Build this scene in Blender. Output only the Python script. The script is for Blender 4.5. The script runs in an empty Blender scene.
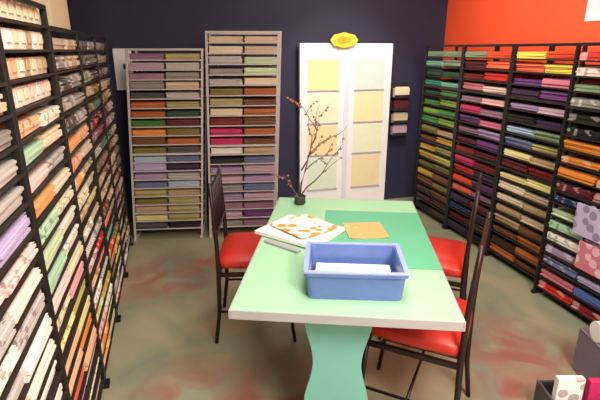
import bpy, bmesh, math, random
from mathutils import Vector, Matrix
random.seed(7)
S = bpy.context.scene
COL = S.collection
R = math.radians

# ------------------------------------------------------------------ materials
def lin(c):
    return tuple(((v/255)/12.92 if v/255 <= .04045 else ((v/255+.055)/1.055)**2.4) for v in c)

def base_mat(name, rgb, rough=.6, metal=0.0, var=.08, vscale=14.0, bump=0.0, bscale=60.0):
    m = bpy.data.materials.new(name); m.use_nodes = True
    nt = m.node_tree; b = nt.nodes['Principled BSDF']
    b.inputs['Roughness'].default_value = rough
    b.inputs['Metallic'].default_value = metal
    tc = nt.nodes.new('ShaderNodeTexCoord')
    n = nt.nodes.new('ShaderNodeTexNoise'); n.inputs['Scale'].default_value = vscale
    n.inputs['Detail'].default_value = 4
    nt.links.new(tc.outputs['Object'], n.inputs['Vector'])
    mx = nt.nodes.new('ShaderNodeMix'); mx.data_type = 'RGBA'
    L = lin(rgb)
    mx.inputs[6].default_value = (*[v*(1-var) for v in L], 1)
    mx.inputs[7].default_value = (*[min(1, v*(1+var)) for v in L], 1)
    nt.links.new(n.outputs['Fac'], mx.inputs[0])
    nt.links.new(mx.outputs[2], b.inputs['Base Color'])
    if bump:
        n2 = nt.nodes.new('ShaderNodeTexNoise'); n2.inputs['Scale'].default_value = bscale
        nt.links.new(tc.outputs['Object'], n2.inputs['Vector'])
        bp = nt.nodes.new('ShaderNodeBump'); bp.inputs['Strength'].default_value = bump
        nt.links.new(n2.outputs['Fac'], bp.inputs['Height'])
        nt.links.new(bp.outputs['Normal'], b.inputs['Normal'])
    return m

PALETTE = {
 'cream':(238,226,196),'ivory':(244,238,222),'white':(246,244,240),'tan':(196,170,130),'beige':(214,196,166),
 'peach':(240,190,150),'orange':(238,150,60),'pale orange':(238,178,112),'mint':(186,222,190),'pale green':(206,226,186),'lavender':(196,184,222),
 'pink':(240,186,186),'pale pink':(244,214,208),'pale yellow':(244,234,164),'yellow':(246,216,90),'yellow green':(206,204,110),
 'gray':(150,146,142),'pale gray':(196,192,190),'dark gray':(84,80,80),'black':(30,28,30),'red':(206,44,38),
 'dark red':(128,24,30),'maroon':(96,30,42),'coral':(238,110,80),'red orange':(236,78,40),'brown':(120,78,48),
 'dark brown':(70,42,28),'orange brown':(182,102,48),'olive':(128,118,56),'pale olive':(178,170,110),'green':(74,130,60),'dark green':(34,76,54),
 'lime green':(132,168,70),'teal':(60,150,124),'pale teal':(140,200,176),'gray green':(136,156,124),'mauve':(160,120,144),'pale mauve':(196,168,186),
 'purple':(108,60,120),'dark purple':(58,38,66),'lilac':(176,152,190),'magenta':(200,44,104),'rose':(210,120,140),
 'navy blue':(40,54,96),'blue':(80,106,168),'pale blue':(176,196,218),'slate blue':(110,120,156),'gold':(206,164,70),
}
def alt(rgb):
    l = sum(rgb)/3
    if l > 190: return tuple(int(v*.74) for v in rgb)
    return tuple(int(v+(255-v)*.5) for v in rgb)
_pm = {}
def paper_mat(color, pattern):
    k = (color, pattern)
    if k in _pm: return _pm[k]
    rgb = PALETTE[color]
    m = bpy.data.materials.new('paper_%s_%s' % (color.replace(' ', '_'), pattern)); m.use_nodes = True
    nt = m.node_tree; b = nt.nodes['Principled BSDF']; b.inputs['Roughness'].default_value = .55
    tc = nt.nodes.new('ShaderNodeTexCoord')
    mx = nt.nodes.new('ShaderNodeMix'); mx.data_type = 'RGBA'
    A = lin(rgb); B = lin(alt(rgb))
    mx.inputs[6].default_value = (*A, 1); mx.inputs[7].default_value = (*B, 1)
    if pattern == 'plain':
        t = nt.nodes.new('ShaderNodeTexNoise'); t.inputs['Scale'].default_value = 9
        mx.inputs[7].default_value = (*[v*.86 for v in A], 1)
        nt.links.new(tc.outputs['Object'], t.inputs['Vector']); nt.links.new(t.outputs['Fac'], mx.inputs[0])
    elif pattern == 'striped':
        t = nt.nodes.new('ShaderNodeTexWave'); t.inputs['Scale'].default_value = 13; t.bands_direction = 'X'
        nt.links.new(tc.outputs['Object'], t.inputs['Vector'])
        r = nt.nodes.new('ShaderNodeMath'); r.operation = 'GREATER_THAN'; r.inputs[1].default_value = .62
        nt.links.new(t.outputs['Fac'], r.inputs[0]); nt.links.new(r.outputs[0], mx.inputs[0])
    else:
        t = nt.nodes.new('ShaderNodeTexVoronoi'); t.inputs['Scale'].default_value = 26 if pattern == 'dotted' else 16
        nt.links.new(tc.outputs['Object'], t.inputs['Vector'])
        r = nt.nodes.new('ShaderNodeMath'); r.operation = 'LESS_THAN'; r.inputs[1].default_value = .3 if pattern == 'dotted' else .42
        nt.links.new(t.outputs['Distance'], r.inputs[0]); nt.links.new(r.outputs[0], mx.inputs[0])
    nt.links.new(mx.outputs[2], b.inputs['Base Color'])
    # fine sheet edges as a bump
    w = nt.nodes.new('ShaderNodeTexWave'); w.bands_direction = 'Z'; w.inputs['Scale'].default_value = 90
    nt.links.new(tc.outputs['Object'], w.inputs['Vector'])
    bp = nt.nodes.new('ShaderNodeBump'); bp.inputs['Strength'].default_value = .25; bp.inputs['Distance'].default_value = .002
    nt.links.new(w.outputs['Fac'], bp.inputs['Height']); nt.links.new(bp.outputs['Normal'], b.inputs['Normal'])
    _pm[k] = m
    return m

M = {
 'black_metal': base_mat('black_metal', (26, 22, 22), .5, .2),
 'shelf_black': base_mat('shelf_black', (34, 27, 25), .55),
 'gray_metal': base_mat('gray_metal', (186, 180, 180), .5, .0),
 'gray_shelf': base_mat('gray_shelf', (192, 184, 184), .55),
 'navy': base_mat('navy_wall', (40, 40, 66), .75, var=.1, vscale=3, bump=.05),
 'orange_wall': base_mat('orange_wall', (244, 84, 44), .7, var=.05, vscale=3, bump=.05),
 'ceiling': base_mat('ceiling_white', (226, 222, 212), .85, bump=.1),
 'mint_top': base_mat('mint_laminate', (158, 208, 168), .45, var=.03, vscale=5),
 'edge_gray': base_mat('edge_band', (170, 170, 172), .5),
 'teal_panel': base_mat('teal_paint', (124, 190, 180), .55, var=.06, vscale=6),
 'mat_green': base_mat('cutting_mat_green', (92, 178, 140), .5, var=.06, vscale=8),
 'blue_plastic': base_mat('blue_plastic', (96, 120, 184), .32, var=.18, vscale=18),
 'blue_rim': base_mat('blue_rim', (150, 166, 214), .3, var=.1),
 'white_paint': base_mat('white_paint', (246, 245, 250), .5, var=.02),
 'white_paper': base_mat('white_paper', (244, 242, 238), .6, var=.03),
 'gray_ledge': base_mat('gray_ledge', (190, 184, 188), .5),
 'chair_metal': base_mat('chair_metal', (40, 26, 24), .4, .3),
 'red_vinyl': base_mat('red_vinyl', (190, 46, 34), .42, var=.12, vscale=10, bump=.06),
 'sign_yellow': base_mat('sign_yellow', (250, 206, 62), .5, var=.06),
 'sign_orange': base_mat('sign_orange', (246, 162, 40), .5),
 'twig': base_mat('twig_bark', (92, 66, 62), .7, var=.25, vscale=40),
 'berry': base_mat('berry', (158, 100, 90), .5, var=.2),
 'pot': base_mat('dark_pot', (52, 62, 54), .5),
 'bin_gray': base_mat('bin_gray', (74, 70, 78), .5),
 'carton_gray': base_mat('carton_gray', (120, 112, 124), .65),
 'dark': base_mat('dark_spot', (40, 36, 42), .5),
 'tan_board': base_mat('tan_board', (198, 184, 152), .7, var=.05),
 'steel': base_mat('brushed_steel', (170, 168, 168), .4, .1),
}

def floor_mat():
    m = bpy.data.materials.new('stained_concrete'); m.use_nodes = True
    nt = m.node_tree; b = nt.nodes['Principled BSDF']; b.inputs['Roughness'].default_value = .42
    L = nt.links.new
    tc = nt.nodes.new('ShaderNodeTexCoord')
    n = nt.nodes.new('ShaderNodeTexNoise'); n.inputs['Scale'].default_value = 1.7; n.inputs['Detail'].default_value = 5
    n.inputs['Distortion'].default_value = 1.2
    L(tc.outputs['Object'], n.inputs['Vector'])
    cr = nt.nodes.new('ShaderNodeValToRGB')
    e = cr.color_ramp.elements
    e[0].position = .3; e[0].color = (*lin((120, 130, 116)), 1)
    e[1].position = .66; e[1].color = (*lin((164, 152, 126)), 1)
    x = e.new(.5); x.color = (*lin((146, 146, 122)), 1)
    L(n.outputs['Fac'], cr.inputs['Fac'])
    # red brown stain blotches, each with its own place on the concrete
    n2 = nt.nodes.new('ShaderNodeTexNoise'); n2.inputs['Scale'].default_value = 3.2; n2.inputs['Detail'].default_value = 5
    n2.inputs['Distortion'].default_value = 1.6
    L(tc.outputs['Object'], n2.inputs['Vector'])
    total = None
    for (px, py, rad) in STAINS:
        d = nt.nodes.new('ShaderNodeVectorMath'); d.operation = 'DISTANCE'
        d.inputs[1].default_value = (px, py, 0); L(tc.outputs['Object'], d.inputs[0])
        mr = nt.nodes.new('ShaderNodeMapRange'); mr.inputs[1].default_value = rad; mr.inputs[2].default_value = rad*.2
        L(d.outputs['Value'], mr.inputs[0])
        if total is None: total = mr.outputs[0]
        else:
            ad = nt.nodes.new('ShaderNodeMath'); ad.operation = 'MAXIMUM'
            L(total, ad.inputs[0]); L(mr.outputs[0], ad.inputs[1]); total = ad.outputs[0]
    mul = nt.nodes.new('ShaderNodeMath'); mul.operation = 'MULTIPLY'
    mr2 = nt.nodes.new('ShaderNodeMapRange'); mr2.inputs[1].default_value = .36; mr2.inputs[2].default_value = .58
    L(n2.outputs['Fac'], mr2.inputs[0]); L(mr2.outputs[0], mul.inputs[0]); L(total, mul.inputs[1])
    mx = nt.nodes.new('ShaderNodeMix'); mx.data_type = 'RGBA'
    L(mul.outputs[0], mx.inputs[0]); L(cr.outputs['Color'], mx.inputs[6]); mx.inputs[7].default_value = (*lin((150, 98, 86)), 1)
    L(mx.outputs[2], b.inputs['Base Color'])
    bp = nt.nodes.new('ShaderNodeBump'); bp.inputs['Strength'].default_value = .04
    L(n2.outputs['Fac'], bp.inputs['Height']); L(bp.outputs['Normal'], b.inputs['Normal'])
    return m
STAINS = [(-.12, 3.2, .5), (.2, 3.3, .4), (.0, 1.85, .42), (.3, 1.75, .4), (.55, 1.5, .35), (1.75, 1.75, .5), (1.5, 1.5, .3)]

# ------------------------------------------------------------------ mesh helpers
class MB:
    def __init__(self): self.bm = bmesh.new()
    def box(self, c, s, rot=None, bevel=0.0):
        t = bmesh.new(); bmesh.ops.create_cube(t, size=1)
        bmesh.ops.scale(t, vec=s, verts=t.verts)
        if bevel: bmesh.ops.bevel(t, geom=list(t.edges), offset=bevel, segments=2, affect='EDGES', profile=.7)
        if rot is not None: bmesh.ops.transform(t, matrix=rot, verts=t.verts)
        bmesh.ops.translate(t, vec=c, verts=t.verts)
        self._merge(t); return self
    def tube(self, pts, r, seg=8):
        pts = [Vector(p) for p in pts]; n = len(pts)
        rr = r if isinstance(r, (list, tuple)) else [r]*n
        rings = []
        ref = Vector((0, 0, 1))
        for i, p in enumerate(pts):
            d = (pts[min(i+1, n-1)]-pts[max(i-1, 0)]).normalized()
            if abs(d.dot(ref)) > .95: a = d.cross(Vector((1, 0, 0))).normalized()
            else: a = d.cross(ref).normalized()
            b2 = d.cross(a).normalized()
            rings.append([self.bm.verts.new(p + a*math.cos(2*math.pi*k/seg)*rr[i] + b2*math.sin(2*math.pi*k/seg)*rr[i]) for k in range(seg)])
        for i in range(n-1):
            for k in range(seg):
                self.bm.faces.new((rings[i][k], rings[i][(k+1) % seg], rings[i+1][(k+1) % seg], rings[i+1][k]))
        self.bm.faces.new(rings[0][::-1]); self.bm.faces.new(rings[-1])
        return self
    def prism(self, outline, z0, z1, bevel=0):          # outline in xy, counter-clockwise
        t = bmesh.new()
        a = [t.verts.new((x, y, z0)) for x, y in outline]; b = [t.verts.new((x, y, z1)) for x, y in outline]
        t.faces.new(a[::-1]); t.faces.new(b); n = len(a)
        for i in range(n): t.faces.new((a[i], a[(i+1) % n], b[(i+1) % n], b[i]))
        self._merge(t); return self
    def lathe(self, prof, seg=20, c=(0, 0, 0)):
        rings = []
        for r, z in prof:
            rings.append([self.bm.verts.new((c[0]+r*math.cos(2*math.pi*k/seg), c[1]+r*math.sin(2*math.pi*k/seg), c[2]+z)) for k in range(seg)])
        for i in range(len(rings)-1):
            for k in range(seg):
                self.bm.faces.new((rings[i][k], rings[i][(k+1) % seg], rings[i+1][(k+1) % seg], rings[i+1][k]))
        self.bm.faces.new(rings[0][::-1]); self.bm.faces.new(rings[-1]); return self
    def ball(self, c, r, sc=(1, 1, 1), sub=2):
        t = bmesh.new(); bmesh.ops.create_icosphere(t, subdivisions=sub, radius=r)
        bmesh.ops.scale(t, vec=sc, verts=t.verts); bmesh.ops.translate(t, vec=c, verts=t.verts)
        self._merge(t); return self
    def _merge(self, t):
        vm = {}
        for v in t.verts: vm[v] = self.bm.verts.new(v.co)
        for f in t.faces: self.bm.faces.new([vm[v] for v in f.verts])
        t.free()
    def xf(self, m): bmesh.ops.transform(self.bm, matrix=m, verts=self.bm.verts); return self
    def mesh(self, name, mat, smooth=False):
        me = bpy.data.meshes.new(name)
        bmesh.ops.recalc_face_normals(self.bm, faces=self.bm.faces)
        self.bm.to_mesh(me); self.bm.free()
        if mat: me.materials.append(mat)
        if smooth:
            for p in me.polygons: p.use_smooth = True
        return me
    def build(self, name, mat, parent=None, loc=(0, 0, 0), rz=0, smooth=False):
        o = bpy.data.objects.new(name, self.mesh(name, mat, smooth)); COL.objects.link(o)
        o.location = loc; o.rotation_euler = (0, 0, rz)
        if parent: o.parent = parent
        return o

def tag(o, label, cat, group=None, kind=None):
    o['label'] = label; o['category'] = cat
    if group: o['group'] = group
    if kind: o['kind'] = kind
    return o
def empty(name, loc, rz=0):
    o = bpy.data.objects.new(name, None); COL.objects.link(o); o.location = loc; o.rotation_euler = (0, 0, rz)
    o.empty_display_size = .1
    return o
def struct(o): o['kind'] = 'structure'; return o
def link_copy(o, parent):
    c = o.copy(); COL.objects.link(c); c.parent = parent; return c
def copy_tree(o, parent=None):
    kids = [x for x in COL.objects if x.parent is o]
    c = link_copy(o, parent)
    for k in kids: copy_tree(k, c)
    return c

# ------------------------------------------------------------------ room
XL, XR, YB, YF, ZC = -.86, 2.80, 4.46, -1.6, 2.75
XC, YC = (XL+XR)/2, (YB+YF)/2
def slab(name, c, s, mat): return struct(MB().box((0, 0, 0), s).build(name, mat, loc=c))
slab('floor', (XC, YC, -.05), (XR-XL+.4, YB-YF+.4, .1), floor_mat())
bpy.data.objects['floor'].data.transform(Matrix.Translation((XC, YC, -.05))); bpy.data.objects['floor'].location = (0, 0, 0)
slab('ceiling', (XC, YC, ZC+.05), (XR-XL+.4, YB-YF+.4, .1), M['ceiling'])
slab('wall_back', (XC, YB+.05, ZC/2), (XR-XL, .1, ZC), M['navy'])
slab('wall_left', (XL-.05, YC, ZC/2), (.1, YB-YF+.2, ZC), M['navy'])
slab('wall_right', (XR+.05, YC, ZC/2), (.1, YB-YF+.2, ZC), M['orange_wall'])
slab('wall_front', (XC, YF-.05, ZC/2), (XR-XL, .1, ZC), M['ceiling'])

# ------------------------------------------------------------------ racks
ORD = ['top','second','third','fourth','fifth','sixth','seventh','eighth','ninth','tenth','eleventh','twelfth','thirteenth',
       'fourteenth','fifteenth','sixteenth','seventeenth','eighteenth','nineteenth','twentieth','twenty-first']
W, D = .60, .34
_shelf = {}
def make_rack(loc, rz, h, zs, label, group, frame, shelfm, deep=(), lean=0.0):
    t = empty('paper_rack', loc, rz); tag(t, label, 'rack', group)
    if ('p', h, frame) not in _shelf:
        _shelf[('p', h, frame)] = MB().box((0, 0, h/2), (.018, .022, h), bevel=.002).xf(Matrix(((1, 0, lean, -lean*h), (0, 1, 0, 0), (0, 0, 1, 0), (0, 0, 0, 1)))).mesh('post', M[frame])
        _shelf[('s', shelfm)] = MB().box((0, D/2, -.004), (W-.036, D-.004, .006)).box((0, .003, -.003), (W-.034, .006, .009), bevel=.001).mesh('shelf', M[shelfm])
        _shelf[('S', shelfm)] = MB().box((0, D/2, -.004), (W-.036, D-.004, .006)).box((0, .003, -.007), (W-.034, .006, .018), bevel=.001).mesh('shelf', M[shelfm])
        _shelf[('b', frame)] = MB().box((0, .006, 0), (W-.036, .016, .016), bevel=.002).mesh('top_rail', M[frame])
        _shelf[('f', frame)] = MB().box((0, D/2-.008, .013), (.022, D+.016, .022), bevel=.003).mesh('foot', M[frame])
        _shelf[('x', h, frame)] = MB().tube([(-W/2+.008, D+.003, .1), (W/2-.008, D+.003, h-.1)], .003, 6).tube([(W/2-.008, D+.009, .1), (-W/2+.008, D+.009, h-.1)], .003, 6).xf(Matrix(((1, 0, lean, -lean*h), (0, 1, 0, 0), (0, 0, 1, 0), (0, 0, 0, 1)))).mesh('cross_brace', M[frame])
    def put(name, me, l):
        o = bpy.data.objects.new(name, me); COL.objects.link(o); o.parent = t; o.location = l; return o
    for sx in (-1, 1):
        for y in (.011, D-.011): put('post', _shelf[('p', h, frame)], (sx*(W/2-.009), y, 0))
        put('foot', _shelf[('f', frame)], (sx*(W/2-.013)-lean*h, 0, 0))
    put('top_rail', _shelf[('b', frame)], (0, 0, h-.008)); put('top_rail', _shelf[('b', frame)], (0, D-.012, h-.008))
    put('cross_brace', _shelf[('x', h, frame)], (0, 0, 0))
    for i, z in enumerate(zs): put('shelf', _shelf[('S' if i in deep else 's', shelfm)], (-lean*(h-z), 0, z))
    return t

SW, SD = .266, .30
def stack_mesh(th, seed):
    rnd = random.Random(seed); mb = MB(); n = 5
    for k in range(n):
        hh = th/n
        mb.box((rnd.uniform(-.004, .004), SD/2+rnd.uniform(-.012, .006), hh*(k+.5)), (SW-.006, SD-.01, hh*.94), rot=Matrix.Rotation(R(rnd.uniform(-1.2, 1.2)), 4, 'Z'))
    # the loose top sheet, its front edge lifting a little
    t = bmesh.new(); bmesh.ops.create_grid(t, x_segments=6, y_segments=6, size=.5)
    a, side = rnd.uniform(.001, .006), rnd.choice((-1, 1))
    for v in t.verts:
        x, y = v.co.x, v.co.y
        v.co = (x*(SW-.004), SD/2+y*(SD-.004), th+.0012+a*max(0, .5-y)**2*(.5+side*x))
    r = bmesh.ops.extrude_face_region(t, geom=list(t.faces))
    bmesh.ops.translate(t, vec=(0, 0, .0008), verts=[e for e in r['geom'] if isinstance(e, bmesh.types.BMVert)])
    bmesh.ops.rotate(t, cent=(0, SD/2, 0), matrix=Matrix.Rotation(R(rnd.uniform(-1.5, 1.5)), 3, 'Z'), verts=t.verts)
    mb._merge(t)
    return mb
STK = []
for th in (.018, .026, .034, .042, .049, .056):
    for sd in (1, 2): STK.append((th, stack_mesh(th, sd*100+int(th*1000)).mesh('paper_stack', paper_mat('white', 'plain'))))

def rot2(x, y, a): return x*math.cos(a)-y*math.sin(a), x*math.sin(a)+y*math.cos(a)
def fill(loc, rz, zs, rows, halves, phrase, name, cat, group, pats, rnd, thick=(0, 12), out=.002, noun='paper stack', lean=0.0, h=0.0):
    for i, z in enumerate(zs[::-1]):
        if i >= len(rows): break
        cs = rows[i].split('/')
        for j, c in enumerate(cs):
            c = c.strip()
            if c in ('-', ''): continue
            q = rnd.randrange(*thick); th, me = STK[min(q, 7) if i == 0 else q]
            o = bpy.data.objects.new(name, me); COL.objects.link(o)
            pat = rnd.choice(pats)
            o.material_slots[0].link = 'OBJECT'; o.material_slots[0].material = paper_mat(c, pat)
            lx, ly = rot2((-1 if j == 0 else 1)*(W/4-.0105)-lean*(h-z), out+rnd.uniform(.0, .014), rz)
            o.location = (loc[0]+lx, loc[1]+ly, z+.0025)
            o.rotation_euler = (0, 0, rz)
            pt = '' if pat == 'plain' else pat+' '
            tag(o, f'{c} {pt}{noun}, {halves[j]} half of {ORD[i]} shelf down, {phrase}', cat, group)

def zlist(n, z0, p): return [z0+p*k for k in range(n)]

# left row -----------------------------------------------------------------
LZ = zlist(20, .06, .0855)
LEFT = [
 (1.172, 1.76, 20, 'left edge rack', 'black metal paper rack cut off by the left edge of the photo',
  ['tan/tan','gray/tan','tan/tan','gray/beige','navy blue/gray','gray/pale gray','pale gray/pale gray','white/lavender','pale pink/pale pink','pale gray/ivory','ivory/pale gray','pale gray/white','cream/ivory','white/white','white/white','ivory/white','white/lavender','ivory/white','pale olive/yellow green','white/ivory']),
 (1.775, 1.76, 20, "left row's first full rack", 'tall black metal paper rack, first full one along the left wall',
  ['-/-','-/-','-/-','-/-','peach/ivory','mint/cream','pale pink/pale gray','pale orange/cream','mint/cream','pale green/ivory','mint/ivory','pale pink/cream','cream/pink','pale yellow/yellow green','peach/pale yellow','peach/orange','coral/peach','pink/white','cream/ivory','tan/beige']),
 (2.378, 1.69, 19, "left row's second full rack", 'black metal paper rack, second full one along the left wall',
  ['beige/tan','gray/tan','dark gray/gray','pale gray/gray','dark gray/pale gray','orange/peach','peach/cream','pale orange/beige','cream/cream','tan/yellow green','ivory/tan','ivory/pale gray','pale pink/red','peach/coral','white/pale green','yellow green/gold','pink/white','orange/pale yellow','pale orange/cream']),
 (2.981, 1.69, 19, "left row's third full rack", 'black metal paper rack, third full one along the left wall',
  ['dark gray/gray','dark gray/dark gray','gray green/dark gray','tan/olive','olive/dark green','dark red/maroon','mauve/dark red','pale gray/dark green','olive/brown','tan/brown','beige/tan','brown/tan','coral/gray','teal/pale gray','red orange/olive','orange brown/gold','olive/pale yellow','pale gray/ivory','pale pink/white']),
 (3.584, 1.69, 19, "left row's farthest rack", 'black metal paper rack at the far end of the left row',
  ['gray/dark gray','gray green/gray','dark gray/gray','tan/gray','olive/tan','maroon/pale mauve','mauve/gray','dark gray/tan','brown/beige','tan/brown','beige/dark brown','pale gray/brown','brown/tan','mauve/brown','tan/dark brown','pale gray/maroon','gold/olive','pale gray/beige','ivory/gray']),
]
rnd = random.Random(11)
XFL = -.43
for k, (yc, h, n, phrase, label, rows) in enumerate(LEFT):
    zs = zlist(n, .06, .0855)
    loc = (XFL, yc, 0)
    make_rack((XFL, yc+.0, 0), R(90), h, zs, label, 'black paper racks along the left wall', 'black_metal', 'shelf_black', (6, 12))
    pats = ['plain', 'plain', 'plain', 'dotted'] if k < 2 else ['floral', 'dotted', 'striped', 'floral']
    fill(loc, R(90), zs, rows, ('near', 'far'), phrase, 'patterned_paper_stack', 'paper stack', 'patterned paper stacks on the left racks', pats, rnd, (6, 12))

# right row ----------------------------------------------------------------
RIGHT = [
 (2.31, 1.986, 'right edge rack', 'black metal paper rack cut off by the right edge of the photo',
  ['red/rose','pale pink/red','gray green/pale gray','gray/slate blue','black/dark gray','black/black','orange/orange','orange/gold','orange/orange brown','maroon/dark red','navy blue/slate blue','pale green/lavender','mint/lilac','white/pale blue','lilac/white','slate blue/lavender','rose/blue','red/dark red']),
 (2.38, 2.59, "right row's second rack", 'black metal paper rack with yellow top and cream lower papers, right row',
  ['yellow/red orange','coral/yellow','purple/rose','dark purple/purple','lilac/pale mauve','black/dark purple','pale blue/gray green','slate blue/pale olive','pale yellow/tan','maroon/dark red','pale yellow/pale yellow','cream/beige','cream/tan','tan/beige','tan/brown','brown/orange brown','dark brown/orange brown','orange brown/brown']),
 (2.38, 3.193, "right row's third rack", 'black metal paper rack with red and pink papers, right row',
  ['gray green/red orange','maroon/coral','dark red/red','rose/pale pink','mauve/pink','magenta/mauve','purple/rose','mauve/lilac','maroon/purple','dark red/maroon','magenta/dark red','red/dark purple','red orange/purple','coral/mauve','dark purple/maroon','navy blue/dark purple','maroon/dark brown','dark purple/black']),
 (2.38, 3.796, "right row's farthest rack", 'black metal paper rack with green and yellow papers, right far corner',
  ['gray green/gray green','pale teal/gray green','dark green/dark green','teal/pale teal','dark green/green','green/lime green','lime green/green','green/lime green','olive/tan','brown/gold','gold/pale olive','gold/yellow green','olive/olive','gold/brown','brown/olive','dark brown/brown','dark brown/dark brown','black/dark brown']),
]
RZ = zlist(18, .065, .0868)
for k, (x, yc, phrase, label, rows) in enumerate(RIGHT):
    loc = (x, yc, 0)
    make_rack(loc, R(-90), 1.64, RZ, label, 'black paper racks along the orange wall', 'black_metal', 'shelf_black', (8, 14))
    fill(loc, R(-90), RZ, rows, ('far', 'near'), phrase, 'cardstock_stack', 'paper stack', 'cardstock stacks on the right racks',
         ['plain'] if k else ['plain', 'floral', 'dotted'], rnd, (4, 11), noun='cardstock stack')

# printed packs hung from the shelf lips of the nearest right rack
for (y, zt, hh, ww, c, lab) in ((1.95, .735, .19, .20, 'lavender', 'large lavender floral pack hanging on the front of the right edge rack'),
                                (1.885, .515, .17, .20, 'rose', 'large rose floral pack hanging low on the front of the right edge rack')):
    t = empty('hanging_pack', (2.306, y, zt-hh), R(-90)); tag(t, lab, 'paper pack', 'packs hung on the right edge rack')
    MB().box((0, -.012, hh/2), (ww, .014, hh), bevel=.003).build('pack', paper_mat(c, 'floral'), t)
    MB().box((0, -.003, hh-.01), (.03, .004, .03), bevel=.001).build('hook', M['steel'], t)

# back row -----------------------------------------------------------------
BA = R(-10)
BACK = [
 ((-.017, 3.91), 1.61, 20, 'shorter white rack', 'shorter pale metal paper rack standing before the navy wall',
  ['mauve/pale olive','pale mauve/pale gray','mauve/gray','gray/beige','dark gray/pale gray','orange brown/pale olive','orange brown/dark green','green/maroon','orange/olive','brown/orange brown','olive/dark gray','pale blue/slate blue','lavender/dark purple','lilac/pale gray','slate blue/pale blue','pale olive/tan','olive/pale olive','tan/pale olive','pale yellow/pale olive','dark gray/black'], .066),
 ((.595, 3.80), 1.74, 20, 'taller white rack', 'taller pale metal paper rack left of the white display board',
  ['beige/beige','cream/beige','pale gray/pale green','gray/pale green','pale gray/cream','olive/orange brown','pale olive/brown','cream/orange brown','dark red/brown','magenta/orange brown','magenta/brown','white/tan','black/slate blue','lilac/pale mauve','pale mauve/lilac','gray/slate blue','lilac/pale mauve','mauve/mauve','pale mauve/purple','gray/mauve'], .04),
]
for (x, y), h, n, phrase, label, rows, lean in BACK:
    zs = zlist(n, .10, (h-.10-.085)/(n-1))
    make_rack((x, y, 0), BA, h, zs, label, 'pale metal paper racks by the navy wall', 'gray_metal', 'gray_shelf', (9,), lean)
    fill((x, y, 0), BA, zs, rows, ('left', 'right'), phrase, 'paper_pad_stack', 'paper stack', 'paper stacks on the pale back racks',  # plain stacks of paper, not bound pads
         ['plain'], rnd, (6, 11), lean=lean, h=h)

# small card packs standing in rows on the upper shelves of the first full left rack
pk = MB().box((0, 0, .0285), (.038, .05, .055), bevel=.003).box((0, -.027, .034), (.026, .003, .03), bevel=.001).mesh('card_pack', None)
pcols = {0: ['cream']*7, 1: ['ivory','white','cream','ivory','tan','white','cream'], 2: ['beige','peach','ivory','tan','cream','beige','tan'], 3: ['pale pink','ivory','cream','pale pink','ivory','pale pink','cream']}
NTH = ['nearest', 'second', 'third', 'fourth', 'fifth', 'sixth', 'farthest']
zs = zlist(20, .06, .0855)[::-1]
for i, cs in pcols.items():
    for j, c in enumerate(cs):
        o = bpy.data.objects.new('card_pack', pk if pk.materials else pk); COL.objects.link(o)
        if not pk.materials: pk.materials.append(paper_mat('white', 'plain'))
        o.material_slots[0].link = 'OBJECT'; o.material_slots[0].material = paper_mat(c, 'plain')
        o.location = (XFL-.06, 1.775-.225+j*.075, zs[i]+.0005); o.rotation_euler = (0, 0, R(90)); o.scale = (1.6, 1.5, 1.12)
        tag(o, f"{c} card pack, {NTH[j]} of its row, {ORD[i]} shelf down, left row's first full rack", 'card pack', 'card packs on the upper left shelves')

# tan board box on the second full left rack
t = empty('storage_box', (-.59, 2.50, 1.6915)); tag(t, 'tan storage box standing on top of the left row of racks', 'box')
MB().box((0, 0, .085), (.26, .40, .17), bevel=.004).build('body', M['tan_board'], t)
MB().box((0, 0, .185), (.272, .412, .03), bevel=.004).build('lid', M['tan_board'], t)

# ------------------------------------------------------------------ display board
DX, DY = 1.69, 4.37
t = empty('display_board', (DX, DY, 0)); tag(t, 'tall white double display board holding eight paper sheets, against navy wall', 'display board')
for s in (-1, 1):
    MB().box((s*.242, .02, .835), (.478, .05, 1.65), bevel=.006).build('panel', M['white_paint'], t)
    for zz in (1.225, .905, .582, .215):
        MB().box((s*.242, -.012, zz-.006), (.33, .016, .009), bevel=.002).build('ledge', M['gray_ledge'], t)
MB().box((0, -.007, .835), (.05, .008, 1.6), bevel=.002).build('center_strip', base_mat('strip', (226, 230, 248), .5), t)
sheets = [
 (-1, 1.225, .285, 'yellow', (245, 231, 172), 'yellow striped sheet, top left on the white display board', 'striped'),
 (1, 1.225, .285, 'pale blue', (212, 228, 226), 'pale blue green sheet, top right on the white display board', None),
 (-1, .905, .285, 'cream', (248, 238, 206), 'cream sheet, second down in the left column of the display board', None),
 (1, .905, .295, 'gold', (247, 232, 186), 'warm yellow sheet, second down in the right column of the display board', None),
 (-1, .582, .29, 'peach', (247, 224, 176), 'peach sheet behind the twigs, third down on the display board', None),
 (1, .582, .29, 'green', (236, 242, 212), 'very pale green sheet, third down in the right column of display board', None),
 (-1, .215, .33, 'mint', (222, 238, 220), 'pale mint sheet behind the twigs, lowest left on the display board', None),
 (1, .215, .33, 'sand', (244, 228, 184), 'sand coloured sheet, lowest right on the white display board', None),
]
for s, z, hh, nm, rgb, lab, pat in sheets:
    mt = base_mat('sheet_'+nm, rgb, .6, var=.07, vscale=16)
    o = MB().box((0, 0, hh/2), (.315, .003, hh)).build('paper_sheet', mt, loc=(DX+s*.242, DY-.0072, z))
    tag(o, lab, 'paper sheet', 'paper sheets on the white display board')
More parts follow.
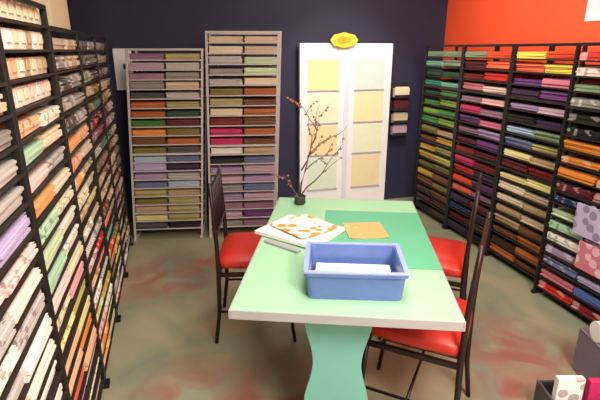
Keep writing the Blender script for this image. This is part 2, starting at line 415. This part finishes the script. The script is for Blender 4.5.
# yellow oval sign on top
t = empty('oval_sign', (1.64, 4.3338, 1.615)); tag(t, 'small yellow oval sign standing on top of the white display board', 'sign')
out = [(.135*math.cos(a)*(1+.03*math.cos(8*a)), .066*math.sin(a)*(1+.05*math.cos(8*a))) for a in [2*math.pi*k/48 for k in range(48)]]
MB().prism(out, -.006, .006).xf(Matrix.Translation((0, 0, .072)) @ Matrix.Rotation(R(90), 4, 'X')).build('plate', M['sign_yellow'], t)
out = [(.075*math.cos(a), .032*math.sin(a)*(1+.2*math.cos(3*a))) for a in [2*math.pi*k/36 for k in range(36)]]
MB().prism(out, .006, .009).xf(Matrix.Translation((0, 0, .074)) @ Matrix.Rotation(R(90), 4, 'X')).build('emblem', M['sign_orange'], t)
MB().box((0, .01, .008), (.12, .03, .006), bevel=.002).box((0, .008, .03), (.03, .004, .045)).build('stand', M['sign_orange'], t)

# wall rack right of the board
t = empty('wall_rack', (2.305, 4.455, .74)); tag(t, 'small wall rack of paper packs right of the white display board', 'wall rack')
MB().box((0, -.008, .27), (.19, .012, .54), bevel=.003).build('back_plate', M['dark'], t)
wz = (.0, .13, .26, .39)
for z in wz:
    MB().box((0, -.065, z), (.19, .11, .008), bevel=.002).box((0, -.118, z+.014), (.19, .006, .03), bevel=.001).build('shelf', M['dark'], t)
for z, c in zip(wz, ('pale mauve', 'beige', 'maroon', 'cream')):
    o = MB().box((0, 0, .045), (.165, .05, .09), bevel=.003).box((.0, -.01, .088), (.15, .02, .03), bevel=.003).build('paper_pack', paper_mat(c, 'plain'), loc=(2.305, 4.39, .7445+z))
    tag(o, f'{c} paper pack in the small wall rack beside the display board', 'paper pack', 'paper packs in the wall rack')

# white box on the wall, left of the shorter rack
t = empty('wall_box', (-.375, 4.455, 1.26)); tag(t, 'white wall box with a dark spot left of the shorter pale rack', 'wall box')
MB().box((0, -.02, .175), (.15, .04, .35), bevel=.006).build('cover', M['white_paint'], t)
MB().box((.02, -.045, .2), (.04, .014, .045), bevel=.003).build('switch', M['dark'], t)

# poster on the orange wall
t = empty('wall_poster', (XR, 2.55, 1.785)); tag(t, 'white poster hung on the orange wall above the right racks', 'poster')
MB().box((-.005, 0, .25), (.01, .36, .5), bevel=.003).build('board', M['white_paper'], t)
MB().box((-.0115, -.02, .26), (.003, .24, .38)).build('print', base_mat('poster_print', (226, 236, 214), .6, var=.1, vscale=12), t)

# ------------------------------------------------------------------ table
TA = R(-20.9); TC = (.728, 1.842)
def T(x, y):
    a, b = rot2(x, y, TA); return TC[0]+a, TC[1]+b
TW, TL = .795, 1.275
t = empty('work_table', (TC[0], TC[1], 0), TA); tag(t, 'mint green worktable with scalloped teal pedestal legs', 'table')
MB().box((0, 0, .735), (TW-.012, TL-.012, .03), bevel=.002).build('tabletop', M['mint_top'], t)
eb = MB()
for s in (-1, 1):
    eb.box((s*(TW/2-.003), 0, .7325), (.006, TL, .034), bevel=.0015); eb.box((0, s*(TL/2-.003), .7325), (TW-.013, .006, .034), bevel=.0015)
eb.build('edge_band', M['edge_gray'], t)
MB().box((0, 0, .7), (.56, TL-.24, .036), bevel=.003).build('subframe', M['dark'], t)
def pedestal():
    prof = []
    n = 40
    for k in range(n+1):
        z = .682*k/n
        w = .128-.034*math.sin(math.pi*min(1, max(0, (z-.26)/.36)))**1.5*1.0
        if z < .26: w = .128+.02*math.sin(math.pi*(.26-z)/.26*.5)*0-.028*math.sin(math.pi*z/.26)**1.5
        prof.append((w, z))
    out = [(w, z) for w, z in prof]+[(-w, z) for w, z in prof[::-1]]
    return MB().prism(out, -.0125, .0125).xf(Matrix.Rotation(R(90), 4, 'X'))
for y in (-.47, .47):
    o = pedestal().build('leg_panel', M['teal_panel'], t, loc=(-.02, y, 0))
MB().box((-.02, 0, .3), (.024, .90, .12), bevel=.003).build('stretcher', M['teal_panel'], t)

# green mat flush with the table's right edge
mx0, my0 = T(TW/2-.253, .078)
mt = M['mat_green']
o = MB().box((0, 0, .0018), (.5, .68, .003), bevel=.001).build('cutting_mat', mt, loc=(mx0, my0, .7503), rz=TA)
tag(o, 'darker green cutting mat on the right of the mint table', 'cutting mat')

# blue box with cards
bx, by = .612, 1.448; ba = R(-18.7)
t = empty('plastic_box', (bx, by, .7503), ba); tag(t, 'open blue plastic box holding white cards, near end of table', 'box')
def tray(w, d, h, th, taper):
    mb = MB(); bm = mb.bm
    def ring(x, y, z, r=.02, k=5):
        v = []
        for (cx, cy, a0) in ((x-r, y-r, 0), (-x+r, y-r, 90), (-x+r, -y+r, 180), (x-r, -y+r, 270)):
            for i in range(k+1):
                a = R(a0+90*i/k); v.append(bm.verts.new((cx+r*math.cos(a), cy+r*math.sin(a), z)))
        return v
    rs = [ring(w/2-taper, d/2-taper, 0), ring(w/2, d/2, h-.014), ring(w/2+.008, d/2+.008, h-.012), ring(w/2+.008, d/2+.008, h), ring(w/2-th, d/2-th, h), ring(w/2-taper-th, d/2-taper-th, .006)]
    n = len(rs[0])
    for a, b in zip(rs, rs[1:]):
        for i in range(n): bm.faces.new((a[i], a[(i+1) % n], b[(i+1) % n], b[i]))
    bm.faces.new(rs[0][::-1]); bm.faces.new(rs[-1])
    return mb
tray(.352, .255, .108, .012, .008).build('body', M['blue_plastic'], t)
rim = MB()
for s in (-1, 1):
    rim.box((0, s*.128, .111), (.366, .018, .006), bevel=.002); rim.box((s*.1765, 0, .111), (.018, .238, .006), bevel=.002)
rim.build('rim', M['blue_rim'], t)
cx, cy = rot2(0, -.012, ba)
st = MB()
for k in range(5):
    st.box((random.uniform(-.004, .004), random.uniform(-.004, .004), .004+k*.0085), (.285, .165, .0075), rot=Matrix.Rotation(R(random.uniform(-1.5, 1.5)), 4, 'Z'))
o = st.build('card_stack', M['white_paper'], loc=(bx+cx, by+cy, .7572), rz=ba); tag(o, 'stack of white cards lying inside the blue plastic box', 'card stack')

# printed sheets on the table
def print_mat(name, a, b, scale, thr):
    m = bpy.data.materials.new(name); m.use_nodes = True; nt = m.node_tree; p = nt.nodes['Principled BSDF']; p.inputs['Roughness'].default_value = .5
    tc = nt.nodes.new('ShaderNodeTexCoord'); v = nt.nodes.new('ShaderNodeTexVoronoi'); v.inputs['Scale'].default_value = scale
    nt.links.new(tc.outputs['Object'], v.inputs['Vector'])
    r = nt.nodes.new('ShaderNodeMath'); r.operation = 'LESS_THAN'; r.inputs[1].default_value = thr; nt.links.new(v.outputs['Distance'], r.inputs[0])
    x = nt.nodes.new('ShaderNodeMix'); x.data_type = 'RGBA'; x.inputs[6].default_value = (*lin(a), 1); x.inputs[7].default_value = (*lin(b), 1)
    nt.links.new(r.outputs[0], x.inputs[0]); nt.links.new(x.outputs[2], p.inputs['Base Color']); return m
def curved_sheet(w, d, th, lift, mat, name, loc, rz):
    t = bmesh.new(); bmesh.ops.create_grid(t, x_segments=10, y_segments=10, size=.5)
    for v in t.verts:
        x, y = v.co.x, v.co.y
        v.co = (x*w, y*d, lift*(abs(x)*2)**3*(.5-y))
    r = bmesh.ops.extrude_face_region(t, geom=list(t.faces)); bmesh.ops.translate(t, vec=(0, 0, th), verts=[e for e in r['geom'] if isinstance(e, bmesh.types.BMVert)])
    mb = MB(); mb._merge(t); return mb.build(name, mat, loc=loc, rz=rz)
OR1 = print_mat('orange_print', (248, 240, 226), (240, 150, 74), 17, .43)
OR2 = print_mat('orange_print_dense', (236, 168, 104), (206, 198, 140), 18, .3)
o = curved_sheet(.28, .34, .016, .006, M['white_paper'], 'paper_pad', (.552, 1.99, .7539), R(38)); tag(o, 'white paper pad under the orange printed sheet, left edge of table', 'paper pad')
o = curved_sheet(.23, .25, .003, .006, OR1, 'printed_sheet', (.575, 2.01, .7775), R(24)); tag(o, 'white sheet with orange print lying on the white pad', 'printed sheet')
o = curved_sheet(.19, .20, .003, .003, OR2, 'patterned_sheet', (.868, 1.93, .7541), R(-12)); tag(o, 'orange patterned sheet lying on the green mat', 'patterned sheet')
o = MB().box((0, 0, .006), (.03, .20, .010), bevel=.003).build('ruler', M['steel'], loc=(.43, 1.855, .7503), rz=R(36)); tag(o, 'gray metal ruler beside the white pad on the table', 'ruler')  # gray strip added to draw the edge band of the pad

# twig tree on the table
tx, ty = .67, 2.42
t = empty('twig_tree', (tx, ty, .7503)); tag(t, 'bare twig tree in a small dark pot at far end of table', 'twig tree')
MB().lathe([(.026, 0), (.034, .01), (.03, .035), (.036, .05), (.03, .05), (.026, .042)], 16).build('pot', M['pot'], t, smooth=True)
rt = random.Random(5); tr = MB(); br = MB(); be = MB()
def branch(mb, p, d, L, r, depth):
    pts = [p]; q = Vector(p); d = Vector(d).normalized()
    for k in range(5):
        d = (d+Vector((rt.uniform(-.35, .35), rt.uniform(-.25, .25), rt.uniform(-.1, .25)))).normalized()
        q = q+d*L/5; pts.append(q.copy())
        if depth < 2 and k >= 1 and rt.random() < .8:
            dd = (d+Vector((rt.choice((-1, 1))*rt.uniform(.5, 1.1), rt.uniform(-.4, .4), rt.uniform(-.3, .3)))).normalized()
            branch(br, q, dd, L*.5, r*.55, depth+1)
        if depth > 0 and rt.random() < .45:
            be.ball(q+Vector((rt.uniform(-.006, .006), 0, -.006)), rt.uniform(.005, .009), sub=1)
    mb.tube(pts, [r*(1-.7*i/5) for i in range(6)], 6)
branch(tr, (0, 0, .04), (.08, 0, 1), .40, .006, 0)
branch(br, (0.005, 0, .05), (.55, .1, .8), .30, .005, 1)
branch(br, (0, 0, .05), (-.7, .1, .6), .17, .005, 1)
branch(br, (0.01, 0, .2), (.6, .1, .6), .26, .005, 1)
tr.build('trunk', M['twig'], t, smooth=True); br.build('branches', M['twig'], t, smooth=True)
be.build('berries', M['berry'], t, smooth=True)['kind'] = 'stuff'

# ------------------------------------------------------------------ chairs (seat faces local +x)
def make_chair(name):
    t = empty(name, (0, 0, 0))
    cm = M['chair_metal']
    for sy in (-1, 1):
        y = sy*.19
        # rear leg and back post in one bent tube
        MB().tube([(-.225, y*1.03, .0), (-.198, y, .2), (-.19, y, .45), (-.192, y, .62), (-.200, y, .78), (-.210, y, .95)], [.011, .012, .013, .012, .011, .009], 8).build('rear_leg', cm, t, smooth=True)
        MB().tube([(.225, y*1.05, 0), (.20, y, .2), (.185, y, .425)], [.010, .011, .012], 8).build('front_leg', cm, t, smooth=True)
        MB().tube([(-.195, y, .2), (.198, y, .2)], .007, 6).build('side_rung', cm, t, smooth=True)
    MB().tube([(.0, -.19, .2), (0, .19, .2)], .007, 6).build('cross_rung', cm, t, smooth=True)
    f = MB()
    for sy in (-1, 1): f.box((0, sy*.19, .43), (.39, .018, .022), bevel=.003)
    f.box((.188, 0, .43), (.018, .38, .022), bevel=.003); f.box((-.188, 0, .43), (.018, .38, .022), bevel=.003)
    f.build('seat_frame', cm, t)
    # puffy cushion
    b = bmesh.new(); bmesh.ops.create_cube(b, size=1); bmesh.ops.subdivide_edges(b, edges=b.edges, cuts=7, use_grid_fill=True)
    for v in b.verts:
        x, y, z = v.co*2
        k = 1-.10*(abs(x)**4+abs(y)**4)/2-.06*(abs(x*y))**2
        edge = max(abs(x), abs(y))
        hz = .05*(1-.55*edge**5)
        v.co = (x*.2*(1-.06*abs(y)**3)*(1-.03*z*z), y*.2*(1-.06*abs(x)**3)*(1-.03*z*z), .485+z*hz+.006+(.02*(1-edge**2) if z > 0 else 0))
    mb = MB(); mb._merge(b); mb.build('seat_cushion', M['red_vinyl'], t, smooth=True)
    for z, dx, hh in ((.905, -.208, .04), (.66, -.194, .022)):
        MB().box((dx, 0, z), (.014, .38, hh), bevel=.004).build('back_rail', cm, t)
    for k in range(-2, 3):
        MB().tube([(-.194, k*.06, .66), (-.201, k*.06, .78), (-.207, k*.06, .90)], .006, 6).build('back_spindle', cm, t, smooth=True)
    return t
ch = make_chair('dining_chair')
ch.location = (.40, 2.425, 0); ch.rotation_euler = (0, 0, R(-13))
tag(ch, 'black metal chair with red cushion at the left side of the table', 'chair', 'red cushioned chairs at the table')
for (x, y, a, lab) in ((1.355, 2.09, 142, 'black metal chair with orange red cushion beyond the table, before right racks'),
                       (.975, 1.53, 139, 'black metal chair with red seat at the near right of table')):
    c = copy_tree(ch); c.location = (x, y, 0); c.rotation_euler = (0, 0, R(a)); c['label'] = lab

# ------------------------------------------------------------------ lower right corner
FA = R(-15.5)
t = empty('display_bin', (1.66, 1.165, 0), FA); tag(t, 'low dark bin of paper packs at the lower right corner', 'bin')
b = MB(); w, d, h = .40, .34, .15
for s in (-1, 1):
    b.box((s*(w/2-.006), 0, h/2+.01), (.012, d, h), bevel=.003); b.box((0, s*(d/2-.006), h/2+.01), (w-.026, .012, h), bevel=.003)
b.box((0, 0, .016), (w-.026, d-.026, .012)); b.build('body', M['bin_gray'], t)
MB().box((0, 0, h+.018), (w+.012, .016, .014), bevel=.003).xf(Matrix.Translation((0, -d/2+.006, 0))).build('front_rim', M['gray_metal'], t)
def binloc(x, y, z):
    a, c = rot2(x, y, FA); return (1.66+a, 1.165+c, z)
for (x, y, c, pat, lab, hh, ww) in ((-.125, .06, 'white', 'floral', 'white patterned pad standing at the left of the dark bin', .24, .115), (.06, .05, 'magenta', 'plain', 'magenta pad standing in the middle of the dark bin', .235, .22),
                            (-.05, -.03, 'lavender', 'dotted', 'lavender dotted pad standing in front of the magenta pad in bin', .17, .2)):
    o = MB().box((0, 0, hh/2), (ww, .03, hh), bevel=.003).box((0, -.0155, hh*.55), (ww*.7, .002, hh*.5)).build('paper_pad', paper_mat(c, pat), loc=binloc(x, y, .0235), rz=FA)
    tag(o, lab, 'paper pad', 'pads in the lower right bin')
t = empty('carton', (2.04, 1.42, 0), FA); tag(t, 'gray carton on the floor behind the dark bin', 'carton')
MB().box((0, 0, .12), (.30, .22, .24), bevel=.004).build('body', M['carton_gray'], t)
for s in (-1, 1): MB().box((0, s*.055, .2435), (.304, .108, .005), bevel=.001).build('flap', M['carton_gray'], t)
o = MB().lathe([(.02, -.13), (.05, -.13), (.052, -.125), (.052, .125), (.05, .13), (.02, .13)], 24).xf(Matrix.Rotation(R(90), 4, 'Y')).build('paper_roll', M['white_paper'], loc=(2.02, 1.42, .2985), rz=FA, smooth=False)
tag(o, 'white paper roll lying on the gray carton', 'paper roll')

# ------------------------------------------------------------------ light
def area(name, loc, sx, sy, power, col=(1, .93, .82), rot=(0, 0, 0)):
    l = bpy.data.lights.new(name, 'AREA'); l.shape = 'RECTANGLE'; l.size = sx; l.size_y = sy; l.energy = power; l.color = col
    o = bpy.data.objects.new(name, l); COL.objects.link(o); o.location = loc; o.rotation_euler = rot; return o
area('ceiling_lamp', (.5, 1.2, 2.7), .6, 1.2, 32)
area('ceiling_lamp', (.9, -.7, 2.6), .8, 1.2, 105)  # added fill from behind the camera, brightens the front faces
area('ceiling_lamp', (1.6, 3.3, 2.7), .5, .9, 20)
def spot(loc, target, power, ang, blend=.6, col=(1, .92, .8), r=.05):
    l = bpy.data.lights.new('spot_lamp', 'SPOT'); l.energy = power; l.spot_size = R(ang); l.spot_blend = blend; l.color = col; l.shadow_soft_size = r
    o = bpy.data.objects.new('spot_lamp', l); COL.objects.link(o); o.location = loc
    o.rotation_euler = (Vector(target)-Vector(loc)).to_track_quat('-Z', 'Y').to_euler(); return o
spot((1.6, 2.6, 2.65), (1.69, 4.37, 1.0), 95, 50)
spot((1.3, 2.2, 2.65), (2.8, 2.9, 1.9), 80, 80)

w = bpy.data.worlds.new('world'); S.world = w; w.use_nodes = True
w.node_tree.nodes['Background'].inputs[0].default_value = (.9, .95, 1, 1); w.node_tree.nodes['Background'].inputs[1].default_value = .3

# ------------------------------------------------------------------ camera
cd = bpy.data.cameras.new('camera'); cam = bpy.data.objects.new('camera', cd); COL.objects.link(cam)
cd.sensor_width = 36; cd.lens = 457/600*36; cd.clip_start = .05
cam.location = (0, 0, 1.6); cam.rotation_euler = (R(90-18.2), 0, R(-15.5))
S.camera = cam
S.view_settings.view_transform = 'Standard'; S.view_settings.look = 'None'; S.view_settings.exposure = .35; S.view_settings.gamma = 1
S.view_settings.use_curve_mapping = False
